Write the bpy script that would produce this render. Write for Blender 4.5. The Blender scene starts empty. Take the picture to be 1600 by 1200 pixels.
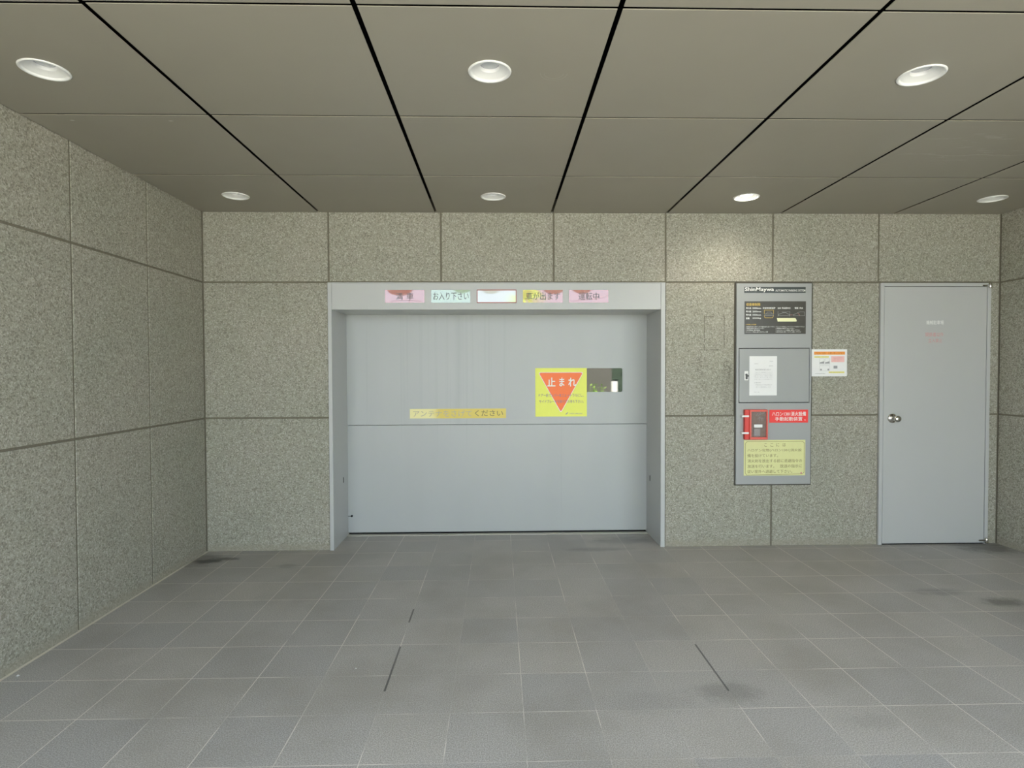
import bpy, bmesh, math, random
from mathutils import Matrix, Vector

random.seed(7)
S = bpy.context.scene
COL = S.collection

# ------------------------------------------------------------------ camera, sky, exposure
def look(yaw, pitch, roll):
    f = Vector((math.sin(yaw) * math.cos(pitch), math.cos(yaw) * math.cos(pitch), math.sin(pitch)))
    r = Vector((math.cos(yaw), -math.sin(yaw), 0.0))
    u = r.cross(f)
    rr = math.cos(roll) * r + math.sin(roll) * u
    uu = math.cos(roll) * u - math.sin(roll) * r
    return Matrix((rr, uu, -f)).transposed()

cam_data = bpy.data.cameras.new('camera')
cam = bpy.data.objects.new('camera', cam_data)
COL.objects.link(cam)
cam_data.sensor_width = 36.0
cam_data.lens = 899.5 * 36.0 / 1600.0
cam_data.clip_start = 0.02
cam.matrix_world = Matrix.Translation((2.2739, -4.5038, 1.3952)) @ look(0.02342, -0.02231, -0.0034).to_4x4()
S.camera = cam

world = bpy.data.worlds.new('overcast_sky')
S.world = world
world.use_nodes = True
bg = world.node_tree.nodes['Background']
bg.inputs['Color'].default_value = (0.80, 0.93, 1.10, 1)
bg.inputs['Strength'].default_value = 0.45

# hazy sun standing behind the building: it lights the street, never the porch itself
sun_data = bpy.data.lights.new('sun', 'SUN')
sun_data.energy = 5.6
sun_data.color = (1.0, 0.93, 0.80)
sun_data.angle = math.radians(6)
sun = bpy.data.objects.new('sun', sun_data)
COL.objects.link(sun)
sun.location = (0, 6, 9)
sun.rotation_euler = Vector((0.10, -0.70, -0.71)).to_track_quat('-Z', 'Y').to_euler()

S.view_settings.view_transform = 'Standard'
S.view_settings.look = 'None'
S.view_settings.gamma = 1.0
S.view_settings.use_curve_mapping = False
S.view_settings.exposure = 3.40
S.cycles.max_bounces = 10
S.cycles.diffuse_bounces = 7

# ------------------------------------------------------------------ dimensions (metres)
WID = 6.265          # between the side walls
H = 2.625            # ceiling height
FRONT = -4.60        # where the canopy ends, open to the street
ZU, ZM = 2.0885, 1.038        # horizontal granite joints
GX0, GX1 = 0.956, 3.583       # gate frame, outside
JX0, JX1 = 0.986, 3.549       # gate opening
GATE_Y = 0.42

# ------------------------------------------------------------------ materials
class NT:
    def __init__(self, name):
        self.m = bpy.data.materials.new(name)
        self.m.use_nodes = True
        self.t = self.m.node_tree
        self.b = self.t.nodes['Principled BSDF']
        self._c = None
    def node(self, kind, **kw):
        n = self.t.nodes.new(kind)
        for k, v in kw.items():
            setattr(n, k, v)
        return n
    def put(self, sock, v):
        if isinstance(v, bpy.types.NodeSocket):
            self.t.links.new(v, sock)
        elif isinstance(v, (tuple, list)) and len(v) == 3 and sock.type == 'RGBA':
            sock.default_value = (*v, 1)
        else:
            sock.default_value = v
    def coord(self):
        if self._c is None:
            self._c = self.node('ShaderNodeTexCoord').outputs['Object']
        return self._c
    def xyz(self):
        n = self.node('ShaderNodeSeparateXYZ')
        self.put(n.inputs[0], self.coord())
        return n.outputs
    def math(self, op, a, b=None, c=None, clamp=False):
        n = self.node('ShaderNodeMath', operation=op, use_clamp=clamp)
        self.put(n.inputs[0], a)
        if b is not None: self.put(n.inputs[1], b)
        if c is not None: self.put(n.inputs[2], c)
        return n.outputs[0]
    def noise(self, scale, detail=2, rough=0.5, vec=None, col=False):
        n = self.node('ShaderNodeTexNoise')
        self.put(n.inputs['Vector'], vec if vec is not None else self.coord())
        n.inputs['Scale'].default_value = scale
        n.inputs['Detail'].default_value = detail
        n.inputs['Roughness'].default_value = rough
        return n.outputs['Color' if col else 'Fac']
    def ramp(self, fac, stops):
        n = self.node('ShaderNodeValToRGB')
        e = n.color_ramp.elements
        while len(e) > 1: e.remove(e[-1])
        e[0].position = stops[0][0]; e[0].color = (*stops[0][1], 1) if isinstance(stops[0][1], tuple) else (stops[0][1],) * 3 + (1,)
        for p, c in stops[1:]:
            x = e.new(p); x.color = (*c, 1) if isinstance(c, tuple) else (c, c, c, 1)
        self.put(n.inputs[0], fac)
        return n.outputs[0]
    def mix(self, fac, a, b, mode='MIX'):
        n = self.node('ShaderNodeMix', data_type='RGBA', blend_type=mode)
        self.put(n.inputs[0], fac); self.put(n.inputs[6], a); self.put(n.inputs[7], b)
        return n.outputs[2]
    def smooth(self, v, a, b, lo=0.0, hi=1.0):
        n = self.node('ShaderNodeMapRange', interpolation_type='SMOOTHSTEP')
        self.put(n.inputs[0], v)
        for i, q in enumerate((a, b, lo, hi)): n.inputs[1 + i].default_value = q
        return n.outputs[0]
    def bump(self, h, strength, dist=0.01):
        n = self.node('ShaderNodeBump')
        n.inputs['Strength'].default_value = strength
        n.inputs['Distance'].default_value = dist
        self.put(n.inputs['Height'], h)
        self.put(self.b.inputs['Normal'], n.outputs[0])
    def mapped(self, scale=(1, 1, 1), loc=(0, 0, 0)):
        n = self.node('ShaderNodeMapping')
        self.put(n.inputs[0], self.coord())
        n.inputs['Location'].default_value = loc
        n.inputs['Scale'].default_value = scale
        return n.outputs[0]
    def blob(self, x, y, rx, ry, ox, oy, wob=0.0):
        """soft elliptical patch around (ox, oy) in the plane of two coordinate sockets"""
        a = self.math('DIVIDE', self.math('SUBTRACT', x, ox), rx)
        b = self.math('DIVIDE', self.math('SUBTRACT', y, oy), ry)
        d = self.math('SQRT', self.math('ADD', self.math('MULTIPLY', a, a), self.math('MULTIPLY', b, b)))
        if wob:
            d = self.math('ADD', d, self.math('MULTIPLY', self.math('SUBTRACT', self.noise(14, 4, 0.65), 0.5), wob))
        return self.smooth(d, 1.0, 0.25)
    def done(self, color=None, rough=None, metal=None, spec=None):
        if color is not None: self.put(self.b.inputs['Base Color'], color)
        if rough is not None: self.put(self.b.inputs['Roughness'], rough)
        if metal is not None: self.put(self.b.inputs['Metallic'], metal)
        if spec is not None: self.put(self.b.inputs['Specular IOR Level'], spec)
        return self.m

def plain(name, color, rough=0.5, metal=0.0, spec=0.5, var=0.06, scale=25, emit=None):
    n = NT(name)
    f = n.noise(scale, 3)
    c = n.mix(f, tuple(max(0, x * (1 - var)) for x in color), tuple(min(1, x * (1 + var)) for x in color))
    m = n.done(c, rough, metal, spec)
    if emit:
        n.b.inputs['Emission Color'].default_value = (*emit[0], 1)
        n.b.inputs['Emission Strength'].default_value = emit[1]
    return m

def granite(name, ghost=False):
    n = NT(name)
    x, y, z = n.xyz()
    fine = n.noise(150, 4, 0.7)
    base = n.ramp(fine, [(0.28, (0.155, 0.145, 0.108)), (0.42, (0.280, 0.268, 0.216)), (0.56, (0.372, 0.360, 0.300)), (0.72, (0.53, 0.515, 0.445))])
    v = n.node('ShaderNodeTexVoronoi'); n.put(v.inputs['Vector'], n.coord()); v.inputs['Scale'].default_value = 120
    sp = n.node('ShaderNodeSeparateColor'); n.put(sp.inputs[0], v.outputs['Color'])
    base = n.mix(n.math('MULTIPLY', n.math('GREATER_THAN', sp.outputs[0], 0.80), 0.45), base, (0.13, 0.123, 0.092))
    base = n.mix(n.math('MULTIPLY', n.math('GREATER_THAN', sp.outputs[1], 0.84), 0.45), base, (0.56, 0.54, 0.48))
    big = n.noise(1.6, 3, 0.6)
    base = n.mix(0.55, base, n.ramp(big, [(0.3, (0.86, 0.90, 0.84)), (0.7, (1.0, 0.97, 0.95))]), 'MULTIPLY')
    # splash dirt along the foot of the wall, rubbed smooth by mopping
    foot = n.smooth(n.math('ADD', z, n.math('MULTIPLY', n.noise(6, 3), 0.03)), 0.085, 0.045)
    base = n.mix(n.math('MULTIPLY', foot, 0.55), base, (0.31, 0.285, 0.22))
    if ghost:
        # faint outline and glue marks left by a removed sign, beside the control cabinet
        gx, gz, hx, hz = 3.975, 1.688, 0.079, 0.131
        a = n.math('SUBTRACT', n.math('ABSOLUTE', n.math('SUBTRACT', x, gx)), hx); b = n.math('SUBTRACT', n.math('ABSOLUTE', n.math('SUBTRACT', z, gz)), hz)
        edge = n.math('LESS_THAN', n.math('ABSOLUTE', n.math('MAXIMUM', a, b)), 0.004)
        edge = n.math('MULTIPLY', edge, n.math('GREATER_THAN', n.noise(13, 3), 0.44))
        base = n.mix(n.math('MULTIPLY', edge, 0.50), base, (0.09, 0.08, 0.062))
        rough_spot = n.math('GREATER_THAN', n.noise(48, 3, 0.6), 0.52)
        for bx, bz, k in ((3.863, 1.415, 0.42), (4.078, 1.408, 0.55)):
            m = n.math('MULTIPLY', n.blob(x, z, 0.045, 0.12, bx, bz, 0.9), n.math('MULTIPLY', rough_spot, k))
            base = n.mix(m, base, (0.09, 0.08, 0.062))
        damp = n.blob(x, z, 0.10, 0.30, 4.10, 1.25, 0.9)
        base = n.mix(n.math('MULTIPLY', damp, 0.25), base, (0.12, 0.11, 0.085))
    n.bump(fine, 0.35, 0.004)
    return n.done(base, 0.75, 0, 0.35)

def floor_tiles():
    n = NT('dark_grey_porcelain_tiles')
    x, y, z = n.xyz()
    T = 0.3
    tx = n.math('DIVIDE', n.math('SUBTRACT', x, -0.029), T)
    ty = n.math('DIVIDE', n.math('SUBTRACT', y, -1.279), T)
    def line(t, w):
        fr = n.math('FRACT', t)
        d = n.math('MINIMUM', fr, n.math('SUBTRACT', 1.0, fr))
        return n.smooth(d, w / T * 1.15, w / T * 0.75)
    cell = n.node('ShaderNodeCombineXYZ')
    n.put(cell.inputs[0], n.math('FLOOR', tx)); n.put(cell.inputs[1], n.math('FLOOR', ty))
    wn = n.node('ShaderNodeTexWhiteNoise', noise_dimensions='3D'); n.put(wn.inputs[0], cell.outputs[0])
    fine = n.noise(210, 2, 0.6)
    col = n.ramp(fine, [(0.32, (0.248, 0.238, 0.218)), (0.5, (0.370, 0.353, 0.320)), (0.66, (0.525, 0.505, 0.47))])
    col = n.mix(1.0, col, n.ramp(wn.outputs['Value'], [(0, (0.92, 0.92, 0.93)), (1, (1.05, 1.03, 1.0))]), 'MULTIPLY')
    soil = n.noise(1.3, 4, 0.6)
    col = n.mix(n.smooth(soil, 0.42, 0.68, 0, 0.35), col, (0.22, 0.20, 0.16))
    # grout, worn and dirty in the driving lane
    lane = n.blob(x, y, 1.9, 4.0, 2.55, -1.2)
    worn = n.smooth(n.math('SUBTRACT', n.noise(2.2, 3, 0.6), n.math('MULTIPLY', lane, 0.17)), 0.30, 0.46)
    gx = line(tx, 0.0017); gy = line(ty, 0.0017)
    g = n.math('MULTIPLY', n.math('MAXIMUM', gx, gy), n.math('ADD', n.math('MULTIPLY', worn, 0.80), 0.10))
    col = n.mix(g, col, (0.74, 0.69, 0.60))
    for gxl, y0, y1 in ((1.771, -2.01, -1.60), (3.271, -2.05, -1.62), (1.771, -1.32, -1.14)):
        m = n.math('LESS_THAN', n.math('ABSOLUTE', n.math('SUBTRACT', x, gxl)), 0.0045)
        m = n.math('MULTIPLY', m, n.math('MULTIPLY', n.math('GREATER_THAN', y, y0), n.math('LESS_THAN', y, y1)))
        col = n.mix(n.math('MULTIPLY', m, 0.8), col, (0.05, 0.048, 0.045))
    # sealant along the left wall
    col = n.mix(n.math('MULTIPLY', n.math('LESS_THAN', x, 0.016), 0.85), col, (0.74, 0.68, 0.55))
    # oil and rubber stains
    for ox, oy, rx, ry, k in ((0.13, -0.235, 0.15, 0.065, 0.9), (0.22, -0.185, 0.16, 0.05, 0.7), (0.06, -0.20, 0.22, 0.20, 0.40), (5.30, -1.15, 0.17, 0.09, 0.6), (5.05, -0.98, 0.22, 0.08, 0.35),
                              (3.27, -2.06, 0.20, 0.12, 0.30), (2.90, -2.12, 0.30, 0.12, 0.12), (3.05, -0.05, 0.35, 0.07, 0.3), (6.1, -0.10, 0.35, 0.22, 0.6), (0.75, -0.36, 0.12, 0.06, 0.3),
                              (3.30, 0.18, 0.40, 0.14, 0.35), (3.75, -2.28, 0.16, 0.08, 0.14)):
        b = n.blob(x, y, rx, ry, ox, oy, 1.1)
        col = n.mix(n.math('MULTIPLY', b, k), col, (0.040, 0.040, 0.034))
    n.bump(n.math('SUBTRACT', n.math('MULTIPLY', fine, 0.25), n.math('MAXIMUM', gx, gy)), 0.25, 0.002)
    return n.done(col, n.ramp(n.noise(3, 3), [(0.3, 0.36), (0.7, 0.48)]), 0, 0.5)

def ceiling_metal():
    n = NT('brown_grey_painted_panel')
    x, y, z = n.xyz()
    col = n.mix(n.noise(2.4, 3, 0.6), (0.278, 0.258, 0.205), (0.308, 0.288, 0.232))
    # water marks and warped-sheet reflections painted pale near the outer corner, and the ring of a removed fitting
    st = n.noise(1.0, 4, 0.7, n.mapped((5.0, 22, 1)))
    area = n.blob(x, y, 0.62, 0.34, 4.98, -1.36, 0.5)
    col = n.mix(n.math('MULTIPLY', n.math('MULTIPLY', area, n.smooth(st, 0.58, 0.66)), 0.35), col, (0.46, 0.45, 0.41))
    sheen_edge = n.math('ABSOLUTE', n.math('SUBTRACT', n.math('ADD', y, n.math('MULTIPLY', n.math('SUBTRACT', n.noise(5, 3, 0.6), 0.5), 0.10)), -1.24))
    sheen_edge = n.math('MULTIPLY', n.smooth(sheen_edge, 0.008, 0.002), n.smooth(n.math('ABSOLUTE', n.math('SUBTRACT', x, 5.0)), 0.45, 0.15))
    col = n.mix(n.math('MULTIPLY', sheen_edge, 0.35), col, (0.50, 0.48, 0.43))
    for sx, sy in ((0.202, -1.62), (0.676, -1.62)):
        col = n.mix(n.math('MULTIPLY', n.blob(x, y, 0.016, 0.006, sx, sy), 0.8), col, (0.62, 0.61, 0.57))
    dx = n.math('SUBTRACT', x, 2.508); dy = n.math('SUBTRACT', y, -2.10)
    d = n.math('SQRT', n.math('ADD', n.math('MULTIPLY', dx, dx), n.math('MULTIPLY', dy, dy)))
    ring = n.math('MAXIMUM', n.smooth(n.math('ABSOLUTE', n.math('SUBTRACT', d, 0.055)), 0.003, 0.001), n.smooth(n.math('ABSOLUTE', n.math('SUBTRACT', d, 0.040)), 0.003, 0.001))
    ring = n.math('MULTIPLY', ring, n.math('GREATER_THAN', dy, 0.0))
    col = n.mix(n.math('MULTIPLY', ring, 0.10), col, (0.6, 0.58, 0.54))
    return n.done(col, 0.42, 0.0, 0.5)

def gate_paint(name, streaks=False, tint=((0.445, 0.455, 0.440), (0.485, 0.490, 0.475))):
    n = NT(name)
    x, y, z = n.xyz()
    col = n.mix(n.noise(1.5, 3, 0.6), tint[0], tint[1])
    if streaks:
        s = n.noise(1.0, 3, 0.6, n.mapped((34, 1, 0.35)))
        s = n.math('ADD', s, n.math('MULTIPLY', n.math('SUBTRACT', n.blob(x, z, 1.0, 1.1, -0.52, 1.5), 0.75), 0.14))
        col = n.mix(n.smooth(s, 0.55, 0.66, 0, 0.16), col, (0.33, 0.345, 0.34))
        d = n.math('MULTIPLY', n.smooth(n.math('ABSOLUTE', n.math('SUBTRACT', n.math('ADD', x, n.math('MULTIPLY', n.math('SUBTRACT', n.noise(3, 2), 0.5), 0.05)), -0.345)), 0.050, 0.0), n.math('GREATER_THAN', z, 0.94))
        col = n.mix(n.math('MULTIPLY', d, 0.22), col, (0.33, 0.345, 0.34))
        w = n.noise(1.0, 2, 0.5, n.mapped((3.5, 1, 0.5)))
        col = n.mix(n.smooth(w, 0.52, 0.70, 0, 0.10), col, (0.36, 0.37, 0.365))
    return n.done(col, 0.38, 0.0, 0.5)

M = {}
M['granite'] = granite('flamed_granite')
M['granite_back'] = granite('flamed_granite_marked', True)
M['caulk'] = plain('joint_sealant', (0.165, 0.150, 0.110), 0.85, var=0.25, scale=60)
M['floor'] = floor_tiles()
M['ceil'] = ceiling_metal()
M['void'] = plain('dark_ceiling_void', (0.006, 0.006, 0.006), 0.9, spec=0.1)
M['gate'] = gate_paint('pale_grey_gate_paint')
M['gate_door'] = gate_paint('pale_grey_gate_leaf', True, ((0.410, 0.430, 0.422), (0.450, 0.465, 0.455)))
M['door'] = gate_paint('pale_grey_door_paint')
M['panel'] = plain('grey_cabinet_paint', (0.340, 0.350, 0.340), 0.42, var=0.04, scale=3)
M['panel_door'] = plain('grey_cabinet_door_paint', (0.330, 0.342, 0.328), 0.42, var=0.05, scale=3)
M['black'] = plain('black_rubber', (0.012, 0.012, 0.012), 0.7, spec=0.25)
M['shadow_gap'] = plain('painted_shadow_gap', (0.085, 0.080, 0.066), 0.8, spec=0.2)
M['white'] = plain('white_enamel', (0.80, 0.80, 0.77), 0.35, var=0.02)
M['lens_off'] = plain('frosted_lamp_glass', (0.62, 0.63, 0.62), 0.25, var=0.03)
M['lens_rim_shadow'] = plain('lamp_rim_shadow_line', (0.20, 0.19, 0.25), 0.5)
M['lens_on'] = plain('glowing_lamp_glass', (0.9, 0.9, 0.85), 0.3, emit=((1.0, 0.95, 0.84), 14.0))
M['steel'] = plain('polished_steel', (0.62, 0.60, 0.55), 0.16, 1.0, var=0.05)
M['sill'] = plain('worn_steel_sill', (0.52, 0.50, 0.43), 0.5, 0.2)
M['yellow'] = plain('yellow_sign_face', (0.80, 0.83, 0.12), 0.45, var=0.03)
M['orange'] = plain('orange_sign_print', (0.97, 0.185, 0.028), 0.45, var=0.03)
M['pink_print'] = plain('pink_sign_print', (0.90, 0.17, 0.19), 0.45, var=0.04)
M['ink'] = plain('dark_grey_ink', (0.10, 0.10, 0.10), 0.6)
M['violet_ink'] = plain('faded_violet_ink', (0.26, 0.20, 0.27), 0.6)
M['signal_ink'] = plain('signal_grey_ink', (0.15, 0.14, 0.14), 0.6)
M['wire_reflection'] = plain('brown_wire_reflection', (0.30, 0.15, 0.15), 0.6)
M['faded_ink'] = plain('sun_faded_ink', (0.47, 0.43, 0.33), 0.6)
M['heading_ink'] = plain('brown_heading_ink', (0.50, 0.17, 0.02), 0.6)
M['grey_ink'] = plain('grey_ink', (0.33, 0.33, 0.33), 0.6)
M['white_ink'] = plain('white_ink', (0.84, 0.84, 0.80), 0.5)
M['red_ink'] = plain('faded_red_ink', (0.62, 0.27, 0.26), 0.6)
M['paper'] = plain('white_paper', (0.80, 0.80, 0.78), 0.6, var=0.02)
M['paper_orange'] = plain('orange_header_print', (0.90, 0.36, 0.08), 0.6)
M['paper_yellow'] = plain('yellow_stripe_print', (0.80, 0.74, 0.20), 0.6)
M['paper_pink'] = plain('pink_box_print', (0.85, 0.52, 0.48), 0.6)
M['red'] = plain('red_enamel', (0.62, 0.045, 0.035), 0.35, var=0.05)
M['red_light'] = plain('bright_red_frame', (0.72, 0.12, 0.09), 0.35, var=0.05)
M['red_sign'] = plain('red_sign_face', (0.86, 0.045, 0.040), 0.4, var=0.03)
M['cream'] = plain('cream_yellow_sign_face', (0.70, 0.70, 0.33), 0.45, var=0.04)
M['olive_ink'] = plain('olive_brown_ink', (0.26, 0.22, 0.09), 0.6)
M['plate_dark'] = plain('dark_green_grey_plate', (0.055, 0.065, 0.062), 0.3, var=0.15, scale=12)
M['plate_black'] = plain('black_brown_plate', (0.065, 0.062, 0.050), 0.28, var=0.2, scale=15)
M['gold_ink'] = plain('gold_ink', (0.72, 0.50, 0.10), 0.5)
M['pale_yellow'] = plain('pale_yellow_sticker', (0.86, 0.85, 0.52), 0.5)
M['box_inner'] = plain('dark_box_interior', (0.30, 0.225, 0.20), 0.5, var=0.3, scale=40)
M['handset'] = plain('grey_handset', (0.40, 0.37, 0.37), 0.4)

def acrylic(name, color, rough=0.04, spec=1.0, ior=1.60):
    n = NT(name)
    c = n.mix(n.noise(9, 3), tuple(x * 0.94 for x in color), tuple(min(1, x * 1.05) for x in color))
    n.b.inputs['IOR'].default_value = ior
    return n.done(c, rough, 0.0, spec)
M['ind_red'] = acrylic('red_acrylic', (0.43, 0.150, 0.125))
M['ind_green'] = acrylic('green_acrylic', (0.33, 0.46, 0.31))
M['ind_white'] = acrylic('white_acrylic', (0.56, 0.58, 0.55))
M['ind_frame'] = plain('red_brown_frame', (0.42, 0.16, 0.14), 0.5)
M['pane'] = acrylic('dark_mirrored_glass', (0.022, 0.026, 0.022), 0.02, 0.5, 1.78)
def clear_glass(name):
    n = NT(name)
    n.put(n.b.inputs['Transmission Weight'], 1.0)
    n.b.inputs['IOR'].default_value = 1.15
    return n.done((0.9, 0.88, 0.86), 0.03, 0.0, 0.5)
M['clear'] = clear_glass('clear_box_window')
def strip_yellow():
    n = NT('sun_bleached_yellow_tape')
    x, y, z = n.xyz()
    f = n.math('ADD', n.smooth(n.math('ADD', x, n.math('MULTIPLY', n.noise(12, 3), 0.12)), 0.22, 0.34), 0.0)
    return n.done(n.mix(f, (0.82, 0.76, 0.36), (0.72, 0.58, 0.12)), 0.45, 0, 0.5)
M['tape'] = strip_yellow()
M['street'] = plain('street_asphalt', (0.50, 0.48, 0.44), 0.85, var=0.12, scale=3)
M['street_wall'] = plain('grey_rendered_wall', (0.125, 0.122, 0.112), 0.85, var=0.12, scale=4)
M['hedge_dark'] = plain('dark_evergreen', (0.045, 0.075, 0.05), 0.8, var=0.5, scale=18)
M['leaf'] = plain('yellow_green_leaf', (0.42, 0.66, 0.12), 0.5, var=0.3, scale=9)
M['trunk'] = plain('tree_bark', (0.10, 0.08, 0.06), 0.9, var=0.3)

# ------------------------------------------------------------------ mesh building
class MB:
    """collects shapes in world metres; build() links them as ONE mesh object"""
    def __init__(self):
        self.v, self.f, self.mi, self.sm = [], [], [], []
    def add(self, vs, fs, mat=0, smooth=False):
        o = len(self.v)
        self.v += [tuple(p) for p in vs]
        for f in fs:
            self.f.append([o + i for i in f]); self.mi.append(mat); self.sm.append(smooth)
        return self
    def box(self, x0, x1, y0, y1, z0, z1, bevel=0.0, mat=0, seg=1):
        bm = bmesh.new()
        bmesh.ops.create_cube(bm, size=1.0)
        for v in bm.verts:
            v.co = Vector(((x0 + x1) / 2 + v.co.x * (x1 - x0), (y0 + y1) / 2 + v.co.y * (y1 - y0), (z0 + z1) / 2 + v.co.z * (z1 - z0)))
        if bevel:
            bmesh.ops.bevel(bm, geom=bm.edges[:], offset=bevel, segments=seg, affect='EDGES', profile=0.5)
        bm.verts.ensure_lookup_table()
        self.add([v.co[:] for v in bm.verts], [[v.index for v in f.verts] for f in bm.faces], mat)
        bm.free()
        return self
    def poly(self, pts, y0, y1, mat=0):
        """outline in X,Z (counter-clockwise seen from the street) extruded from y0 (front) to y1"""
        n = len(pts)
        vs = [(x, y0, z) for x, z in pts] + [(x, y1, z) for x, z in pts]
        fs = [list(range(n)), list(range(2 * n - 1, n - 1, -1))] + [[i, n + i, n + (i + 1) % n, (i + 1) % n] for i in range(n)]
        return self.add(vs, fs, mat)
    def lathe(self, prof, c, axis='z', seg=48, mat=0, smooth=True):
        """profile [(radius, height)] turned around an axis through c"""
        vs, fs = [], []
        for r, h in prof:
            for k in range(seg):
                a = 2 * math.pi * k / seg
                p = {'z': (r * math.cos(a), r * math.sin(a), h), 'y': (r * math.cos(a), h, r * math.sin(a)), 'x': (h, r * math.cos(a), r * math.sin(a))}[axis]
                vs.append((c[0] + p[0], c[1] + p[1], c[2] + p[2]))
        for i in range(len(prof) - 1):
            for k in range(seg):
                a, b = i * seg + k, i * seg + (k + 1) % seg
                fs.append([a, b, b + seg, a + seg])
        return self.add(vs, fs, mat, smooth)
    def disc(self, r, c, axis='z', seg=48, mat=0):
        vs = []
        for k in range(seg):
            a = 2 * math.pi * k / seg
            p = {'z': (r * math.cos(a), r * math.sin(a), 0), 'y': (r * math.cos(a), 0, r * math.sin(a))}[axis]
            vs.append((c[0] + p[0], c[1] + p[1], c[2] + p[2]))
        return self.add(vs, [list(range(seg))], mat)
    def bar(self, a, b, r, seg=10, mat=0):
        a, b = Vector(a), Vector(b); d = (b - a).normalized()
        s = d.orthogonal().normalized(); t = d.cross(s)
        vs = [tuple(p + r * (math.cos(2 * math.pi * k / seg) * s + math.sin(2 * math.pi * k / seg) * t)) for p in (a, b) for k in range(seg)]
        fs = [[k, (k + 1) % seg, seg + (k + 1) % seg, seg + k] for k in range(seg)] + [list(range(seg))[::-1], list(range(seg, 2 * seg))]
        return self.add(vs, fs, mat, False)
    def stroke(self, pts, y, w, t=0.0004, closed=False):
        """thin printed line through X,Z points"""
        q = pts + pts[:1] if closed else pts
        for (x0, z0), (x1, z1) in zip(q, q[1:]):
            dx, dz = x1 - x0, z1 - z0
            l = math.hypot(dx, dz) or 1e-6
            nx, nz = -dz / l * w / 2, dx / l * w / 2
            ex, ez = dx / l * w / 2, dz / l * w / 2
            self.add([(x0 - nx - ex, y, z0 - nz - ez), (x1 - nx + ex, y, z1 - nz + ez), (x1 + nx + ex, y, z1 + nz + ez), (x0 + nx - ex, y, z0 + nz - ez)], [[0, 1, 2, 3]])
        return self
    def text(self, body, x0, x1, z0, z1, y, bold=0.0, mat=0, spacing=1.0):
        """flat lettering filling the given rectangle on a wall plane facing the street"""
        cu = bpy.data.curves.new('lettering', 'FONT')
        cu.body = body; cu.size = 1.0; cu.resolution_u = 2; cu.offset = bold; cu.space_character = spacing
        ob = bpy.data.objects.new('lettering', cu)
        COL.objects.link(ob)
        bpy.context.view_layer.update()
        ev = ob.evaluated_get(bpy.context.evaluated_depsgraph_get())
        me = ev.to_mesh()
        if len(me.vertices):
            xs = [v.co.x for v in me.vertices]; ys = [v.co.y for v in me.vertices]
            ax, bx, ay, by = min(xs), max(xs), min(ys), max(ys)
            sx = (x1 - x0) / max(bx - ax, 1e-6); sz = (z1 - z0) / max(by - ay, 1e-6)
            vs = [(x0 + (v.co.x - ax) * sx, y, z0 + (v.co.y - ay) * sz) for v in me.vertices]
            fs = [list(p.vertices) for p in me.polygons]
            self.add(vs, fs, mat)
        ev.to_mesh_clear()
        bpy.data.objects.remove(ob); bpy.data.curves.remove(cu)
        return self
    def build(self, name, mats, parent=None, base=None, **props):
        me = bpy.data.meshes.new(name)
        b = Vector(base) if base is not None else (Vector(parent['_base']) if parent is not None and '_base' in parent else Vector((0, 0, 0)))
        me.from_pydata([tuple(Vector(p) - b) for p in self.v], [], self.f)
        for m in (mats if isinstance(mats, (list, tuple)) else [mats]):
            me.materials.append(m)
        for p, i, s in zip(me.polygons, self.mi, self.sm):
            p.material_index = i; p.use_smooth = s
        me.update()
        o = bpy.data.objects.new(name, me)
        COL.objects.link(o)
        if parent is not None:
            o.parent = parent
            TMP[o.name] = tuple(b)
        else:
            o.location = b
        for k, q in props.items():
            o[k] = q
        return o

TMP = {}
class Part:
    pass

def thing(name, base, label=None, category=None, group=None, kind=None):
    o = bpy.data.objects.new(name, None)
    o.empty_display_size = 0.1
    o.location = base
    COL.objects.link(o)
    if label: o['label'] = label
    if category: o['category'] = category
    if group: o['group'] = group
    if kind: o['kind'] = kind
    BASE[o.name] = Vector(base)
    return o
BASE = {}

def part(name, mb, mat, parent, label=None):
    """a child mesh; its points are given in world metres and stored relative to the thing's base"""
    root = parent if parent.name in BASE else parent.parent
    o = mb.build(name, mat, None, (0, 0, 0))
    b = BASE[root.name]
    for v in o.data.vertices:
        v.co = v.co - b
    o.parent = parent
    if label: o['label'] = label
    return o

def letters(parent, mat, y, rows, label=None):
    """each (text, x0, x1, z0, z1, weight) is one line of lettering, a part of its own"""
    for s, a, b, c, d, w in rows:
        part('lettering', MB().text(s, a, b, c, d, y, w), mat, parent, label)

def solo(name, mb, mat, base, label, category, group=None):
    o = mb.build(name, mat, None, base)
    o['label'] = label; o['category'] = category
    if group: o['group'] = group
    return o

def structure(name, mb, mat):
    return mb.build(name, mat, None, (0, 0, 0), kind='structure')

# ------------------------------------------------------------------ granite walls
JW = 0.014      # joint width
REC = 0.005     # sealant sits back by this much
def slab_back(mb, x0, x1, z0, z1, h=JW / 2):
    mb.box(x0 + h, x1 - h, 0.0, 0.03, z0 + h, z1 - h, 0.0015)

back = MB()
uj = [0.0, 0.963, 1.831, 2.708, 3.587, 4.437, 5.283, WID]
for a, b in zip(uj, uj[1:]):
    slab_back(back, a, b, ZU, H + 0.02)
for z0, z1 in ((-0.007, ZM), (ZM, ZU)):
    slab_back(back, 0.0, 0.963, z0, z1)
slab_back(back, 3.583, 4.437, -0.007, ZM)
slab_back(back, 4.437, 5.283 + 0.012, -0.007, ZM)
slab_back(back, 3.583, 4.137, ZM, ZU)
slab_back(back, 4.137, 4.752, ZM, ZU)
slab_back(back, 4.752, 5.283 + 0.012, ZM, ZU)
for z0, z1 in ((-0.007, ZM), (ZM, ZU)):
    slab_back(back, 6.176, WID, z0, z1)
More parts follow.
